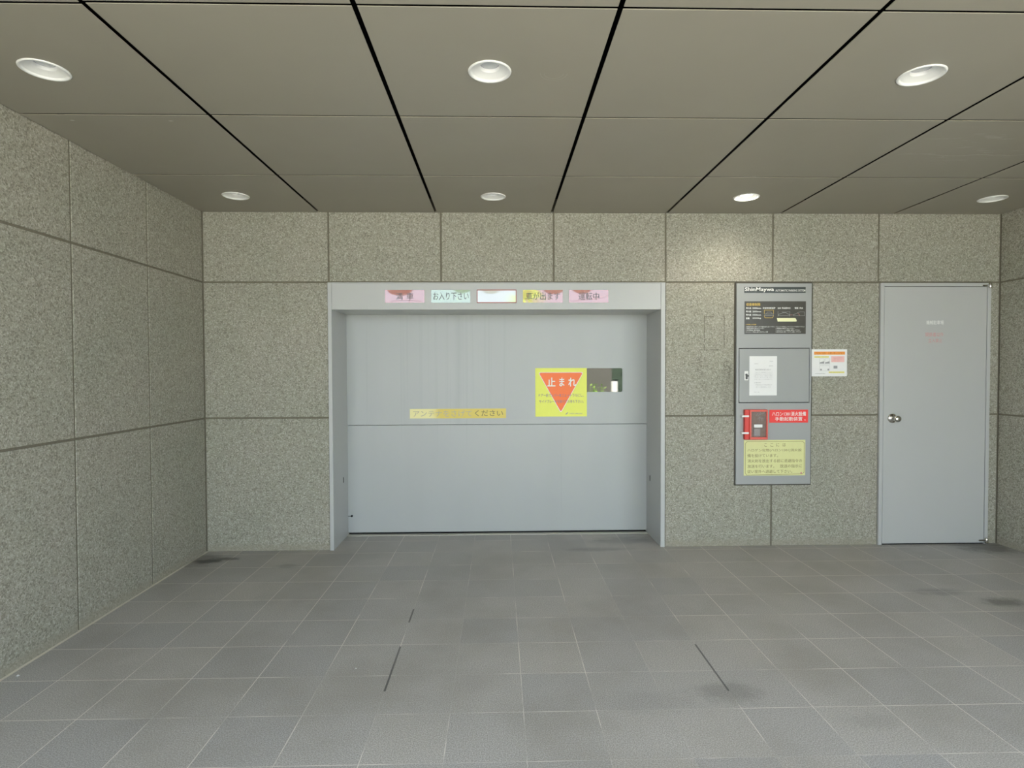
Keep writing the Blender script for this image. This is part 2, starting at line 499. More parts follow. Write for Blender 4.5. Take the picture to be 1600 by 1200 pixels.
# sealant and the masonry behind, leaving the gate opening free
for x0, x1, z0, z1 in ((-0.25, GX0 + 0.012, 0.0, H + 0.14), (GX0 + 0.012, GX1 - 0.012, ZU - 0.01, H + 0.14), (GX1 - 0.012, WID + 0.25, 0.0, H + 0.14)):
    back.box(x0, x1, REC, 0.25, z0 - 0.05, z1, 0, 1)
# lift shaft behind the gate
back.box(0.70, 0.94, 0.25, 1.0, -0.05, 2.5, 0, 2).box(3.60, 3.84, 0.25, 1.0, -0.05, 2.5, 0, 2)
back.box(0.70, 3.84, 0.95, 1.05, -0.05, 2.5, 0, 2).box(0.70, 3.84, 0.25, 1.0, 2.4, 2.5, 0, 2)
structure('wall_back', back, [M['granite_back'], M['caulk'], M['void']])

def side_wall(name, x, sgn):
    mb = MB()
    h = JW / 2
    ys = [0.0, -0.695, -1.365, -2.035, -2.705, -3.375, -4.045, FRONT]
    for y1, y0 in zip(ys, ys[1:]):
        for z0, z1 in ((-0.007, ZM), (ZM, ZU), (ZU, H + 0.02)):
            xa, xb = (x - 0.03, x) if sgn > 0 else (x, x + 0.03)
            mb.box(xa, xb, y0 + h, y1 - h, z0 + h, z1 - h, 0.0015)
    xa, xb = (x - 0.25, x - REC) if sgn > 0 else (x + REC, x + 0.25)
    mb.box(xa, xb, FRONT, 0.25, -0.05, H + 0.14, 0, 1)
    return structure(name, mb, [M['granite'], M['caulk']])
side_wall('wall_left', 0.0, 1)
side_wall('wall_right', WID, -1)

# ------------------------------------------------------------------ floor, ceiling
fl = MB()
fl.add([(-0.03, FRONT, 0), (WID + 0.03, FRONT, 0), (WID + 0.03, 0.03, 0), (-0.03, 0.03, 0), (0.94, 0.03, 0), (3.60, 0.03, 0), (3.60, 0.95, 0), (0.94, 0.95, 0)],
       [[0, 1, 2, 5, 4, 3], [4, 5, 6, 7]])
structure('floor', fl, M['floor'])

LIGHTS = [  # x, y, lit, label
    (0.446, -0.414, False, 'unlit white recessed downlight over the back corner beside the left granite wall'),
    (2.241, -0.421, False, 'unlit white recessed downlight close to the back wall above the lift gate signs'),
    (4.040, -0.424, True, 'only glowing recessed downlight, lighting the granite above the grey control cabinet'),
    (5.837, -0.410, False, 'unlit white recessed downlight close to the back wall above the grey steel door'),
    (0.437, -2.095, False, 'large near unlit downlight in the ceiling panel beside the left granite wall'),
    (2.243, -2.112, False, 'large near unlit downlight in the middle of the ceiling in line with the gate'),
    (4.044, -2.113, False, 'large near unlit downlight in the ceiling in line with the control cabinet'),
]
LR = 0.089
cj = [0.0, 0.895, 1.794, 2.693, 3.592, 4.491, 5.390, WID]
ce = MB()
GX, GY, CH, TH = 0.0095, 0.0065, 0.0008, 0.0030
def ceiling_panel(x0, x1, y0, y1, holes):
    bm = bmesh.new()
    lo = [bm.verts.new(p) for p in ((x0 + CH, y0 + CH, H), (x1 - CH, y0 + CH, H), (x1 - CH, y1 - CH, H), (x0 + CH, y1 - CH, H))]
    mid = [bm.verts.new(p) for p in ((x0, y0, H + CH), (x1, y0, H + CH), (x1, y1, H + CH), (x0, y1, H + CH))]
    top = [bm.verts.new(p) for p in ((x0, y0, H + TH), (x1, y0, H + TH), (x1, y1, H + TH), (x0, y1, H + TH))]
    edges = [bm.edges.new((lo[i], lo[(i + 1) % 4])) for i in range(4)]
    for cx, cy in holes:
        ring = [bm.verts.new((cx + (LR - 0.008) * math.cos(2 * math.pi * k / 40), cy + (LR - 0.008) * math.sin(2 * math.pi * k / 40), H)) for k in range(40)]
        edges += [bm.edges.new((ring[k], ring[(k + 1) % 40])) for k in range(40)]
    if holes:
        bmesh.ops.triangle_fill(bm, edges=edges, use_beauty=True, normal=(0, 0, -1))
    else:
        bm.faces.new(lo[::-1])
    for i in range(4):
        j = (i + 1) % 4
        bm.faces.new((lo[i], lo[j], mid[j], mid[i]))
        bm.faces.new((mid[i], mid[j], top[j], top[i]))
    bm.verts.index_update()
    ce.add([v.co[:] for v in bm.verts], [[v.index for v in f.verts] for f in bm.faces], 0)
    bm.free()
PD = 0.8442
for i, (x0, x1) in enumerate(zip(cj, cj[1:])):
    for r in range(6):
        y1, y0 = -PD * r, max(-PD * (r + 1), FRONT)
        if i == 0 and r in (2, 3):      # the panels of the first column sit a little off the others
            y0, y1 = (y0 + 0.008, y1) if r == 2 else (y0, y1 + 0.008)
        ya = y1 - (0.003 if r == 0 else GY); yb = y0 + (0 if y0 == FRONT else GY)
        xa = x0 + (0.005 if i == 0 else GX); xb = x1 - (0.005 if i == 6 else GX)
        ceiling_panel(xa, xb, yb, ya, [(lx, ly) for lx, ly, *_ in LIGHTS if xa < lx < xb and yb < ly < ya])
ce.box(-0.2, WID + 0.2, FRONT, 0.2, H + 0.11, H + 0.30, 0, 1)
ce.box(-0.2, WID + 0.2, FRONT - 0.05, FRONT, H - 0.01, H + 0.30, 0.002, 0)
structure('ceiling', ce, [M['ceil'], M['void']])

# ------------------------------------------------------------------ downlights
def trim_mb(c):
    x, y = c
    return MB().lathe([(LR - 0.004, 0.0015), (LR, -0.0005), (LR - 0.001, -0.004), (LR - 0.006, -0.0055), (LR - 0.011, -0.004), (LR - 0.013, 0.000)], (x, y, H))
def cone_mb(c):
    x, y = c
    return MB().lathe([(LR - 0.013, 0.0), (LR - 0.014, 0.003), (LR - 0.019, 0.004), (LR - 0.021, 0.005), (0.055, 0.0115), (0.0415, 0.0155)], (x, y, H))
def collar_mb(c):
    x, y = c
    return MB().lathe([(0.0415, 0.0155), (0.0405, 0.0162), (0.0400, 0.0285), (0.0395, 0.030)], (x, y, H))
def lens_mb(c):
    x, y = c
    return MB().lathe([(0.0397, 0.030), (0.0365, 0.0295)], (x, y, H), mat=1).lathe([(0.0365, 0.0295), (0.028, 0.028), (0.014, 0.0268), (0.0005, 0.0265)], (x, y, H))

def copy_thing(src, loc):
    r = src.copy(); COL.objects.link(r); r.location = loc
    for ch in [o for o in bpy.data.objects if o.parent == src]:
        c = ch.copy(); COL.objects.link(c); c.parent = r
    return r
first = None
for lx, ly, lit, label in LIGHTS:
    if lit:
        continue
    if first is None:
        first = t = thing('downlight', (lx, ly, H), None, 'ceiling light', 'downlights in the ceiling')
        part('trim_ring', trim_mb((lx, ly)), M['white'], t)
        part('reflector', cone_mb((lx, ly)), M['white'], t)
        part('collar', collar_mb((lx, ly)), M['white'], t)
        part('lens', lens_mb((lx, ly)), [M['lens_off'], M['lens_rim_shadow']], t)
    else:
        t = copy_thing(first, (lx, ly, H))
    t['label'] = label
lx, ly, lit, label = LIGHTS[2]
t = thing('downlight', (lx, ly, H), label, 'ceiling light', 'downlights in the ceiling')
part('trim_ring', trim_mb((lx, ly)), M['white'], t)
part('reflector', cone_mb((lx, ly)), M['white'], t)
part('collar', collar_mb((lx, ly)), M['white'], t)
part('lens', lens_mb((lx, ly)), [M['lens_on'], M['white']], t, 'glowing lens')
sd = bpy.data.lights.new('lamp_beam', 'SPOT')
sd.energy = 1.6; sd.color = (1.0, 0.93, 0.80); sd.spot_size = math.radians(128); sd.spot_blend = 0.6; sd.shadow_soft_size = 0.03
so = bpy.data.objects.new('lamp_beam', sd); COL.objects.link(so)
so.parent = t; so.location = (0, 0, 0.022)

# ------------------------------------------------------------------ the car lift gate
g = thing('parking_gate', (2.27, 0.2, 0.0), 'wide pale grey steel lift gate recessed in the granite wall', 'garage door')
part('jamb', MB().box(GX0, JX0, -0.012, 0.46, 0.0, 2.085, 0.002), M['gate'], g)
part('jamb', MB().box(JX1, GX1, -0.012, 0.46, 0.0, 2.085, 0.002), M['gate'], g)
hd = MB().box(JX0 + 0.001, JX1 - 0.001, -0.010, 0.40, 1.875, 2.079, 0.002).box(JX0, JX1, -0.012, 0.25, 2.079, 2.085, 0.001)
part('header', hd, M['gate'], g)
WX0, WX1, WZ0, WZ1 = 2.98, 3.339, 1.214, 1.418
up = MB()
y0, y1 = GATE_Y, GATE_Y + 0.04
ZS = 0.938
up.box(0.975, WX0, y0, y1, ZS + 0.003, 1.95).box(WX1, 3.56, y0, y1, ZS + 0.003, 1.95)
up.box(WX0, WX1, y0, y1, ZS + 0.003, WZ0).box(WX0, WX1, y0, y1, WZ1, 1.95)
rc = 0.012
for zc, s in ((WZ1, -1), (WZ0, 1)):
    arc = [(WX1 - rc + rc * math.cos(a), zc + s * rc - s * rc * math.sin(a)) for a in [math.pi / 2 * k / 6 for k in range(7)]]
    pts = [(WX1, zc)] + (arc[::-1] if s < 0 else arc)
    up.poly(pts, y0, y1)
leaf = part('upper_leaf', up, M['gate_door'], g)
part('lower_leaf', MB().box(0.975, 3.56, y0 + 0.004, y1, 0.018, ZS - 0.001, 0.002), M['gate_door'], g)
part('window_pane', MB().box(WX0 - 0.02, WX1 + 0.01, y0 + 0.008, y0 + 0.014, WZ0 - 0.01, WZ1 + 0.01), M['pane'], leaf, 'dark reflecting window pane')
part('bottom_seal', MB().box(0.99, 3.545, y0 + 0.012, y1, 0.002, 0.018), M['black'], g)
part('sill', MB().box(JX0, JX1, 0.375, 0.425, -0.002, 0.005, 0.001), M['sill'], g, 'worn metal sill strip')
part('sensor_slot', MB().box(JX0 - 0.001, JX0 + 0.0012, 0.268, 0.284, 0.476, 0.522, 0.0004), M['black'], g)
part('sensor_slot', MB().box(JX1 - 0.0012, JX1 + 0.001, 0.300, 0.316, 0.466, 0.512, 0.0004), M['black'], g)
part('stop_pin', MB().bar((JX0 - 0.001, y0 - 0.006, 0.163), (1.016, y0 - 0.006, 0.163), 0.0022).lathe([(0.0005, -0.014), (0.007, -0.013), (0.009, -0.006), (0.007, 0.006)], (1.018, y0, 0.163), 'y', 16), M['black'], g)

# signal panels in the gate header
def signal(x0, x1, mat, text, label, frame=None, lean=0.0, lines=None):
    c = (x0 + x1) / 2
    t = thing('signal_panel', (c, -0.010, 1.9275), label, 'sign', 'signal panels on the gate header')
    z0, z1 = 1.9285, 2.0265
    vs, fs = [], []
    nx, nz = 24, 10
    for j in range(nz + 1):
        for i in range(nx + 1):
            u, w = i / nx, j / nz
            e = min(1.0, 14 * min(u, 1 - u), 6 * min(w, 1 - w))
            bow = w * (0.0011 * (2 * u - 1) ** 2 + lean) + 0.0003 * math.sin(5.0 * u + 9 * x0) * math.sin(3.4 * w)
            vs.append((x0 + (x1 - x0) * u, -0.0125 - bow, z0 + (z1 - z0) * w))
    for j in range(nz):
        for i in range(nx):
            a = j * (nx + 1) + i
            fs.append([a, a + 1, a + nx + 2, a + nx + 1])
    face = MB().add(vs, fs, 0, True)
    face.box(x0, x1, -0.0122, -0.0101, z0, z1)
    part('face', face, mat, t)
    if frame:
        e = 0.006
        fm = MB().box(x0 - 0.001, x1 + 0.001, -0.0145, -0.0101, z1 - 0.004, z1 + 0.003).box(x0 - 0.001, x1 + 0.001, -0.0145, -0.0101, z0 - 0.003, z0 + e - 0.002)
        fm.box(x0 - 0.002, x0 + 0.004, -0.0145, -0.0101, z0 - 0.003, z1 + 0.003).box(x1 - 0.004, x1 + 0.002, -0.0145, -0.0101, z0 - 0.003, z1 + 0.003)
        part('frame', fm, frame, t)
    if text:
        letters(t, M['signal_ink'], -0.0152, [(*row, 0.0) for row in text])
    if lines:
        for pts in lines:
            part('wire_reflection', MB().stroke(pts, -0.0153, 0.0016), M['wire_reflection'], t)  # reflections of overhead wires, drawn as brown strokes on the face
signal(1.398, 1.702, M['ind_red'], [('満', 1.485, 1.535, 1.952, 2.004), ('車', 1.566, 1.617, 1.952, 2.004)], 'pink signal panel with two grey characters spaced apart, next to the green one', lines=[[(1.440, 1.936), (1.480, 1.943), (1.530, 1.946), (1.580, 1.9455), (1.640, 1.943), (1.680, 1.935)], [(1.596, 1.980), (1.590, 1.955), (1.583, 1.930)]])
signal(1.755, 2.057, M['ind_green'], [('お入り下さい', 1.770, 2.045, 1.949, 2.008)], 'pale green signal panel with grey characters on the gate header', lean=0.0004)
signal(2.110, 2.414, M['ind_white'], None, 'blank white signal panel with thin red edging on the gate header', M['ind_frame'], 0.0006)
signal(2.467, 2.777, M['ind_red'], [('車が出ます', 2.490, 2.755, 1.949, 2.008)], 'pink signal panel with five grey characters, next to the blank white one', lean=0.0002)
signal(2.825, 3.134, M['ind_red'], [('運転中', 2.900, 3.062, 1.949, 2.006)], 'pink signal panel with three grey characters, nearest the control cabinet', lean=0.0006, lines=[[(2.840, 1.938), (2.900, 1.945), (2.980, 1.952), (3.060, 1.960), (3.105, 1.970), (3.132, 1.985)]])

# yellow strip on the gate
YF = GATE_Y
t = thing('warning_strip', (1.515, YF, 0.995), 'narrow bleached yellow strip of characters stuck across the gate', 'sign')
part('tape', MB().box(1.517, 2.337, YF - 0.0010, YF - 0.0002, 0.994, 1.076), M['tape'], t)
part('lettering', MB().text('アンテナをさげて', 1.545, 2.045, 1.008, 1.062, YF - 0.0016, 0.0), M['faded_ink'], t, 'faded grey characters')
part('lettering', MB().text('ください', 2.070, 2.312, 1.010, 1.062, YF - 0.0016, 0.012), M['olive_ink'], t, 'dark brown characters')

# stop sign on the gate
t = thing('stop_sign', (2.81, YF, 1.005), 'square yellow stop sign with an orange inverted triangle beside the gate window', 'sign')
sx0, sx1, sz0, sz1 = 2.589, 3.031, 1.005, 1.420
part('board', MB().box(sx0, sx1, YF - 0.003, YF - 0.0002, sz0, sz1, 0.0005), M['yellow'], t)
def fx(u): return sx0 + (sx1 - sx0) * u
def fz(w): return sz1 - (sz1 - sz0) * w
def rtri(cx, top, half, bot, r):
    P = [Vector((cx - half, top)), Vector((cx, bot)), Vector((cx + half, top))]
    out = []
    for i in range(3):
        p, a, b = P[i], P[i - 1], P[(i + 1) % 3]
        d1, d2 = (a - p).normalized(), (b - p).normalized()
        for k in range(6):
            s = k / 5
            q = p + d1 * r * (1 - s) ** 1.0 * (1 - s) + d2 * r * s * s
            out.append((q.x, q.y))
    return out
cx = fx(0.495)
part('triangle_border', MB().poly(rtri(cx, fz(0.085), 0.195, fz(0.930), 0.022), YF - 0.0036, YF - 0.0030), M['white_ink'], t)
part('triangle_line', MB().poly(rtri(cx, fz(0.094), 0.189, fz(0.908), 0.020), YF - 0.0040, YF - 0.0036), M['pink_print'], t)
part('triangle', MB().poly(rtri(cx, fz(0.102), 0.183, fz(0.892), 0.018), YF - 0.0044, YF - 0.0040), M['orange'], t)
letters(t, M['white_ink'], YF - 0.0050, [('止', fx(0.235), fx(0.390), fz(0.378), fz(0.195), 0.02), ('ま', fx(0.465), fx(0.565), fz(0.378), fz(0.200), 0.02), ('れ', fx(0.640), fx(0.790), fz(0.378), fz(0.200), 0.02)], 'white character')
letters(t, M['violet_ink'], YF - 0.0050, [('ドアー前でレバーをニュートラルにし、', fx(0.065), fx(0.935), fz(0.595), fz(0.525), 0.006), ('サイドブレーキを掛けてお待ち下さい。', fx(0.075), fx(0.935), fz(0.722), fz(0.655), 0.006)], 'small violet grey line')
l = MB().text('新明和工業株式会社', fx(0.665), fx(0.915), fz(0.955), fz(0.925), YF - 0.0036)
for k in range(2):
    a0 = math.pi * k + 0.6
    cxx, czz = fx(0.610), fz(0.938)
    l.add([(cxx + 0.006 * (1 - 2 * k), YF - 0.0036, czz)] + [(cxx + 0.006 * (1 - 2 * k) + 0.010 * math.cos(a0 + q * 0.45) * 0.6, YF - 0.0036, czz + 0.010 * math.sin(a0 + q * 0.45)) for q in range(8)], [list(range(9))])
part('maker_mark', l, M['grey_ink'], t)

# ------------------------------------------------------------------ control cabinet
cb = thing('control_cabinet', (4.444, 0.0, 0.494), 'tall grey control cabinet with signs and a small door, set in the granite', 'control panel')
PY = -0.016
body = MB().box(4.145, 4.742, PY, 0.004, 1.570, 2.078, 0.002).box(4.145, 4.742, PY, 0.004, 0.494, 1.138, 0.002)
body.box(4.145, 4.164, PY, 0.004, 1.137, 1.571).box(4.728, 4.742, PY, 0.004, 1.137, 1.571).box(4.16, 4.73, PY + 0.012, 0.004, 1.13, 1.575, 0, 1)
part('cabinet_body', body, [M['panel'], M['black']], cb)
part('edge_shadow_gap', MB().box(4.136, 4.751, -0.004, 0.002, 0.483, 2.0875), M['shadow_gap'], cb)  # dark frame painted for the shadow gap around the cabinet
dr = part('cabinet_door', MB().box(4.1685, 4.7245, PY - 0.001, PY + 0.011, 1.143, 1.5655, 0.0015), M['panel_door'], cb)
part('latch', MB().box(4.208, 4.238, PY - 0.005, PY, 1.316, 1.390, 0.002), M['white'], dr, 'white latch plate')
part('latch_lever', MB().lathe([(0.0005, -0.014), (0.008, -0.013), (0.0095, -0.004)], (4.223, PY, 1.360), 'y', 16).box(4.216, 4.231, PY - 0.014, PY - 0.004, 1.326, 1.358, 0.003).box(4.229, 4.242, PY - 0.010, PY - 0.005, 1.345, 1.358, 0.002), M['ink'], dr, 'dark latch lever')
hp = part('name_plate', MB().box(4.204, 4.691, PY - 0.002, PY - 0.0001, 2.003, 2.049), M['plate_dark'], cb, 'dark name plate')
letters(hp, M['white_ink'], PY - 0.0026, [('ShinMaywa', 4.208, 4.439, 2.008, 2.046, 0.020), ('AUTOMATIC PARKING SYSTEM', 4.450, 4.688, 2.013, 2.029, 0.006)])
sp = part('specification_plate', MB().box(4.207, 4.694, PY - 0.002, PY - 0.0001, 1.681, 1.937), M['plate_black'], cb, 'black plate of vehicle size limits')
PX0, PX1, PZ0, PZ1 = 4.207, 4.694, 1.681, 1.937
def ux(px): return PX0 + (px - 165) / (1490 - 165) * (PX1 - PX0)      # plate layout units
def uz(py): return PZ1 - (py - 85) / (785 - 85) * (PZ1 - PZ0)
TY = PY - 0.0026
l = MB().text('収容車制限', ux(200), ux(505), uz(185), uz(122), TY, 0.012)
part('lettering', l, M['gold_ink'], sp, 'gold heading')
l = MB()
for a, b, py in (('最大長', '5300mm', 232), ('最大幅', '2050mm', 305), ('最大高', '1550mm', 377), ('重量', '2200kg', 450)):
    l.text(a, ux(195), ux(305 if len(a) == 3 else 272), uz(py + 20), uz(py - 20), TY, 0.02)
    l.text(b, ux(335), ux(520), uz(py + 17), uz(py - 17), TY, 0.02)
l.text('収容車両断面図', ux(555), ux(825), uz(250), uz(210), TY, 0.015).text('全高', ux(875), ux(945), uz(250), uz(212), TY, 0.015).text('突出部含む', ux(965), ux(1160), uz(250), uz(210), TY, 0.015)
l.text('側面', ux(1245), ux(1325), uz(250), uz(210), TY, 0.015).text('突出', ux(1350), ux(1425), uz(250), uz(212), TY, 0.015)
for side, lines in ((190, ['1 無断駐車は固くお断りします 係員の指示に従って下さい', '2 貴重品は車内に置かないで下さい', '3 火気厳禁 車内禁煙', '4 ハイルーフ車は入庫できません 注意']),
                    (840, ['5 エンジンを停止しサイドブレーキを引いて下さい', '6 同乗者は車外に出て下さい', '7 人がいないことを確認し操作して下さい', '8 扉が完全に開いてから入庫して下さい'])):
    for k, s in enumerate(lines):
        w = {0: 625, 1: 400, 2: 310, 3: 480}[k] if side == 190 else {0: 625, 1: 405, 2: 525, 3: 550}[k]
        l.text(s, ux(side), ux(side + w), uz(645 + 37 * k), uz(617 + 37 * k), TY, 0.004)
part('lettering', l, M['white_ink'], sp, 'white small print')
l = MB().text('ご利用上の注意', ux(190), ux(415), uz(598), uz(568), TY, 0.012)
l.stroke([(ux(590), uz(350)), (ux(590), uz(275)), (ux(790), uz(275)), (ux(790), uz(350))], TY, 0.0030)
l.stroke([(ux(590), uz(390)), (ux(605), uz(440)), (ux(770), uz(440)), (ux(790), uz(390))], TY, 0.0030)
part('diagram_frame', l, M['gold_ink'], sp, 'yellow diagram lines')
l = MB()
l.stroke([(ux(600), uz(395)), (ux(600), uz(360)), (ux(635), uz(350)), (ux(655), uz(318)), (ux(735), uz(318)), (ux(755), uz(350)), (ux(785), uz(360)), (ux(785), uz(395))], TY, 0.0022, closed=True)
l.stroke([(ux(640), uz(352)), (ux(750), uz(352))], TY, 0.002).stroke([(ux(615), uz(378)), (ux(770), uz(378))], TY, 0.002)
l.stroke([(ux(885), uz(300)), (ux(885), uz(410))], TY, 0.0018).stroke([(ux(1140), uz(300)), (ux(1140), uz(410))], TY, 0.0018).stroke([(ux(965), uz(312)), (ux(1140), uz(312))], TY, 0.0018)
l.stroke([(ux(895), uz(395)), (ux(900), uz(365)), (ux(945), uz(352)), (ux(990), uz(330)), (ux(1060), uz(330)), (ux(1090), uz(355)), (ux(1130), uz(365)), (ux(1132), uz(395))], TY, 0.0026, closed=True)
l.stroke([(ux(1215), uz(395)), (ux(1212), uz(375)), (ux(1260), uz(360)), (ux(1320), uz(325)), (ux(1375), uz(312)), (ux(1455), uz(312)), (ux(1465), uz(395))], TY, 0.0022, closed=True)
part('car_outline', l, M['grey_ink'], sp, 'grey car outlines')
l = MB().stroke([(ux(1310), uz(345)), (ux(1345), uz(365)), (ux(1350), uz(395))], TY - 0.0002, 0.0024).stroke([(ux(1150), uz(378)), (ux(1200), uz(378))], TY - 0.0002, 0.0022)
part('red_dimension', l, M['red_ink'], sp)
part('sticker', MB().poly([(ux(880), uz(520)), (ux(1285), uz(520)), (ux(1292), uz(495)), (ux(1262), uz(445)), (ux(862), uz(445))], TY - 0.0006, TY + 0.0002), M['pale_yellow'], sp, 'pale yellow sticker')

# paper taped on the cabinet door
t = thing('notice_paper', (4.357, PY - 0.001, 1.196), 'white paper notice in small print taped on the cabinet door', 'notice')
DY = PY - 0.0012
vs, fs = [], []
for j in range(9):
    for i in range(7):
        u, w = i / 6, j / 8
        curl = 0.0006 * max(0, u - 0.5) * 2 * (1 - abs(w - 0.5)) + 0.0006 * math.exp(-((u - 0.55) / 0.08) ** 2) * (0.3 + w)
        vs.append((4.248 + 0.219 * u, DY - 0.0003 - curl, 1.197 + 0.310 * w))
for j in range(8):
    for i in range(6):
        a = j * 7 + i
        fs.append([a, a + 1, a + 8, a + 7])
part('sheet', MB().add(vs, fs, 0, True), M['paper'], t)
l = MB()
def nx_(u): return 4.248 + (u - 333) / (825 - 333) * 0.219
def nz_(v): return 1.507 - (v - 303) / (1003 - 303) * 0.310
QY = DY - 0.0022
for s, a, b, c, d in (('平成27年', 690, 755, 402, 388), ('利用者各位', 415, 492, 446, 432), ('管理組合', 680, 755, 485, 470), ('機械式駐車場点検のお知らせ', 435, 720, 558, 530),
                      ('下記のとおり点検を実施いたしますので', 430, 745, 598, 584), ('ご迷惑をおかけいたしますがご協力を', 415, 745, 632, 616), ('お願い申し上げます。点検中は入出庫が', 415, 745, 664, 648),
                      ('できません。あらかじめご了承ください。', 415, 745, 690, 676), ('お問い合わせは管理室まで', 415, 740, 720, 708), ('点検日時', 415, 535, 785, 768), ('午前九時より午後五時まで', 440, 735, 824, 804), ('終了次第再開します', 450, 715, 860, 846), ('以上', 415, 520, 950, 936)):
    l.text(s, nx_(a), nx_(b), nz_(c), nz_(d), QY, 0.0)
part('lettering', l, M['grey_ink'], t)

# fire suppression start box
fb = thing('manual_start_box', (4.292, PY, 0.850), 'small red fire suppression start box with clear window on the cabinet', 'alarm box')
part('housing', MB().box(4.202, 4.382, PY - 0.030, PY, 0.851, 1.087, 0.003), M['red'], fb)
bx0, bx1, bz0, bz1 = 4.236, 4.380, 0.853, 1.085
bd = MB().box(bx0, bx1, PY - 0.042, PY - 0.030, bz1 - 0.014, bz1, 0.002).box(bx0, bx1, PY - 0.042, PY - 0.030, bz0, bz0 + 0.020, 0.002)
bd.box(bx0, bx0 + 0.014, PY - 0.042, PY - 0.030, bz0 + 0.01, bz1 - 0.01, 0.002).box(bx1 - 0.012, bx1, PY - 0.042, PY - 0.030, bz0 + 0.01, bz1 - 0.01, 0.002)
fd = part('box_door', bd, M['red_light'], fb, 'bright red door frame')
part('back_plate', MB().box(bx0 + 0.010, bx1 - 0.008, PY - 0.0315, PY - 0.0302, bz0 + 0.012, bz1 - 0.010), M['box_inner'], fb)
part('window', MB().box(bx0 + 0.012, bx1 - 0.010, PY - 0.040, PY - 0.0385, bz0 + 0.016, bz1 - 0.012), M['clear'], fd)
part('push_button', MB().lathe([(0.0005, -0.0365), (0.016, -0.036), (0.020, -0.033), (0.020, -0.0315)], (4.303, PY, 0.955), 'y', 20).box(4.268, 4.322, PY - 0.037, PY - 0.0315, 0.878, 0.942, 0.006), M['handset'], fb)
part('window_label', MB().box(4.270, 4.336, PY - 0.0412, PY - 0.0402, 0.948, 0.972), M['white'], fd, 'white label on the window')
l = MB()
for a, b in (((4.286, 1.040), (4.304, 1.062)), ((4.304, 1.040), (4.322, 1.066)), ((4.318, 1.050), (4.336, 1.058)), ((4.300, 1.014), (4.312, 1.030)), ((4.312, 1.002), (4.318, 1.034)), ((4.318, 1.024), (4.340, 1.018)), ((4.330, 1.004), (4.334, 1.030)), ((4.342, 1.056), (4.350, 1.066))):
    l.stroke([a, b], PY - 0.0406, 0.0026)
part('window_marks', l, M['grey_ink'], fd)  # short irregular grey strokes drawn on the window
part('hinge', MB().box(4.178, 4.234, PY - 0.034, PY - 0.0302, 1.028, 1.043, 0.002).box(4.178, 4.2015, PY - 0.033, PY - 0.0001, 1.029, 1.042, 0.001), M['white'], fb, 'white hinge clip')
part('hinge', MB().box(4.178, 4.234, PY - 0.034, PY - 0.0302, 0.896, 0.911, 0.002).box(4.178, 4.2015, PY - 0.033, PY - 0.0001, 0.897, 0.910, 0.001), M['white'], fb, 'white hinge clip')

t = thing('fire_equipment_sign', (4.563, PY, 0.980), 'red plate with two lines of white characters beside the red box', 'sign')
part('plate', MB().box(4.409, 4.718, PY - 0.003, PY - 0.0002, 0.981, 1.083, 0.0008), M['red_sign'], t)
letters(t, M['white_ink'], PY - 0.0036, [('ハロン1301消火設備', 4.430, 4.700, 1.034, 1.068, 0.010), ('手動起動装置', 4.454, 4.672, 0.995, 1.028, 0.003), ('丸', 4.686, 4.700, 0.996, 1.008, 0.0)])

t = thing('gas_warning_sign', (4.452, PY, 0.562), 'pale yellow sign with six lines of brown characters low on the cabinet', 'sign')
part('plate', MB().box(4.207, 4.698, PY - 0.003, PY - 0.0002, 0.563, 0.845, 0.0008), M['cream'], t)
yx = lambda u: 4.207 + (u - 145) / (1472 - 145) * 0.491
yz = lambda v: 0.845 - (v - 100) / (860 - 100) * 0.282
SY = PY - 0.0036
for s, a, b, v in (('こ', 585, 640, 205), ('こ', 715, 778, 205), ('に', 845, 905, 205), ('は', 980, 1045, 205), ('ハロゲン化物(ハロン1301)消火設', 220, 1390, 322), ('備を設けています。', 220, 880, 432),
                   ('消火剤を放出する前に退避指令の', 225, 1400, 545), ('放送を行います。', 225, 800, 660), ('放送の指示に', 925, 1400, 658), ('従い室外へ退避して下さい。', 220, 1190, 772)):
    letters(t, M['olive_ink'], SY, [(s, yx(a), yx(b), yz(v + 36), yz(v - 36), 0.004)])
ch = [(205, 845), (175, 800), (175, 170), (215, 130), (1405, 130), (1445, 165), (1445, 795), (1405, 830)]
part('border_line', MB().stroke([(yx(a), yz(b)) for a, b in ch], SY, 0.0030, closed=True), M['olive_ink'], t)
part('seal_mark', MB().box(yx(1368), yx(1400), SY - 0.0004, SY, yz(828), yz(792)), M['red_ink'], t)

# notice on the granite beside the cabinet
t = thing('parking_notice', (4.893, 0.0, 1.345), 'white printed notice with an orange heading on the granite beside the cabinet', 'notice')
ox = lambda u: 4.751 + (u - 250) / (1425 - 250) * 0.285
oz = lambda v: 1.560 - (v - 205) / (1060 - 205) * 0.215
part('sheet', MB().box(ox(250), ox(1425), -0.0022, -0.0002, oz(1060), oz(205), 0.0004), M['paper'], t)
NY = -0.0026
part('heading_band', MB().box(ox(330), ox(1355), NY, NY + 0.0005, oz(375), oz(280)), M['paper_orange'], t, 'orange heading band')
part('yellow_band', MB().box(ox(340), ox(820), NY, NY + 0.0005, oz(470), oz(420)), M['paper_yellow'], t)
part('yellow_band', MB().box(ox(822), ox(1340), NY, NY + 0.0005, oz(955), oz(905)), M['paper_yellow'], t)
part('pink_box', MB().box(ox(900), ox(1335), NY, NY + 0.0005, oz(610), oz(420)), M['paper_pink'], t)
l = MB().text('ご利用の皆様へ お願い申し上げます', ox(360), ox(1330), oz(362), oz(295), NY - 0.0004, 0.0)
part('lettering', l, M['heading_ink'], t, 'brown heading characters')
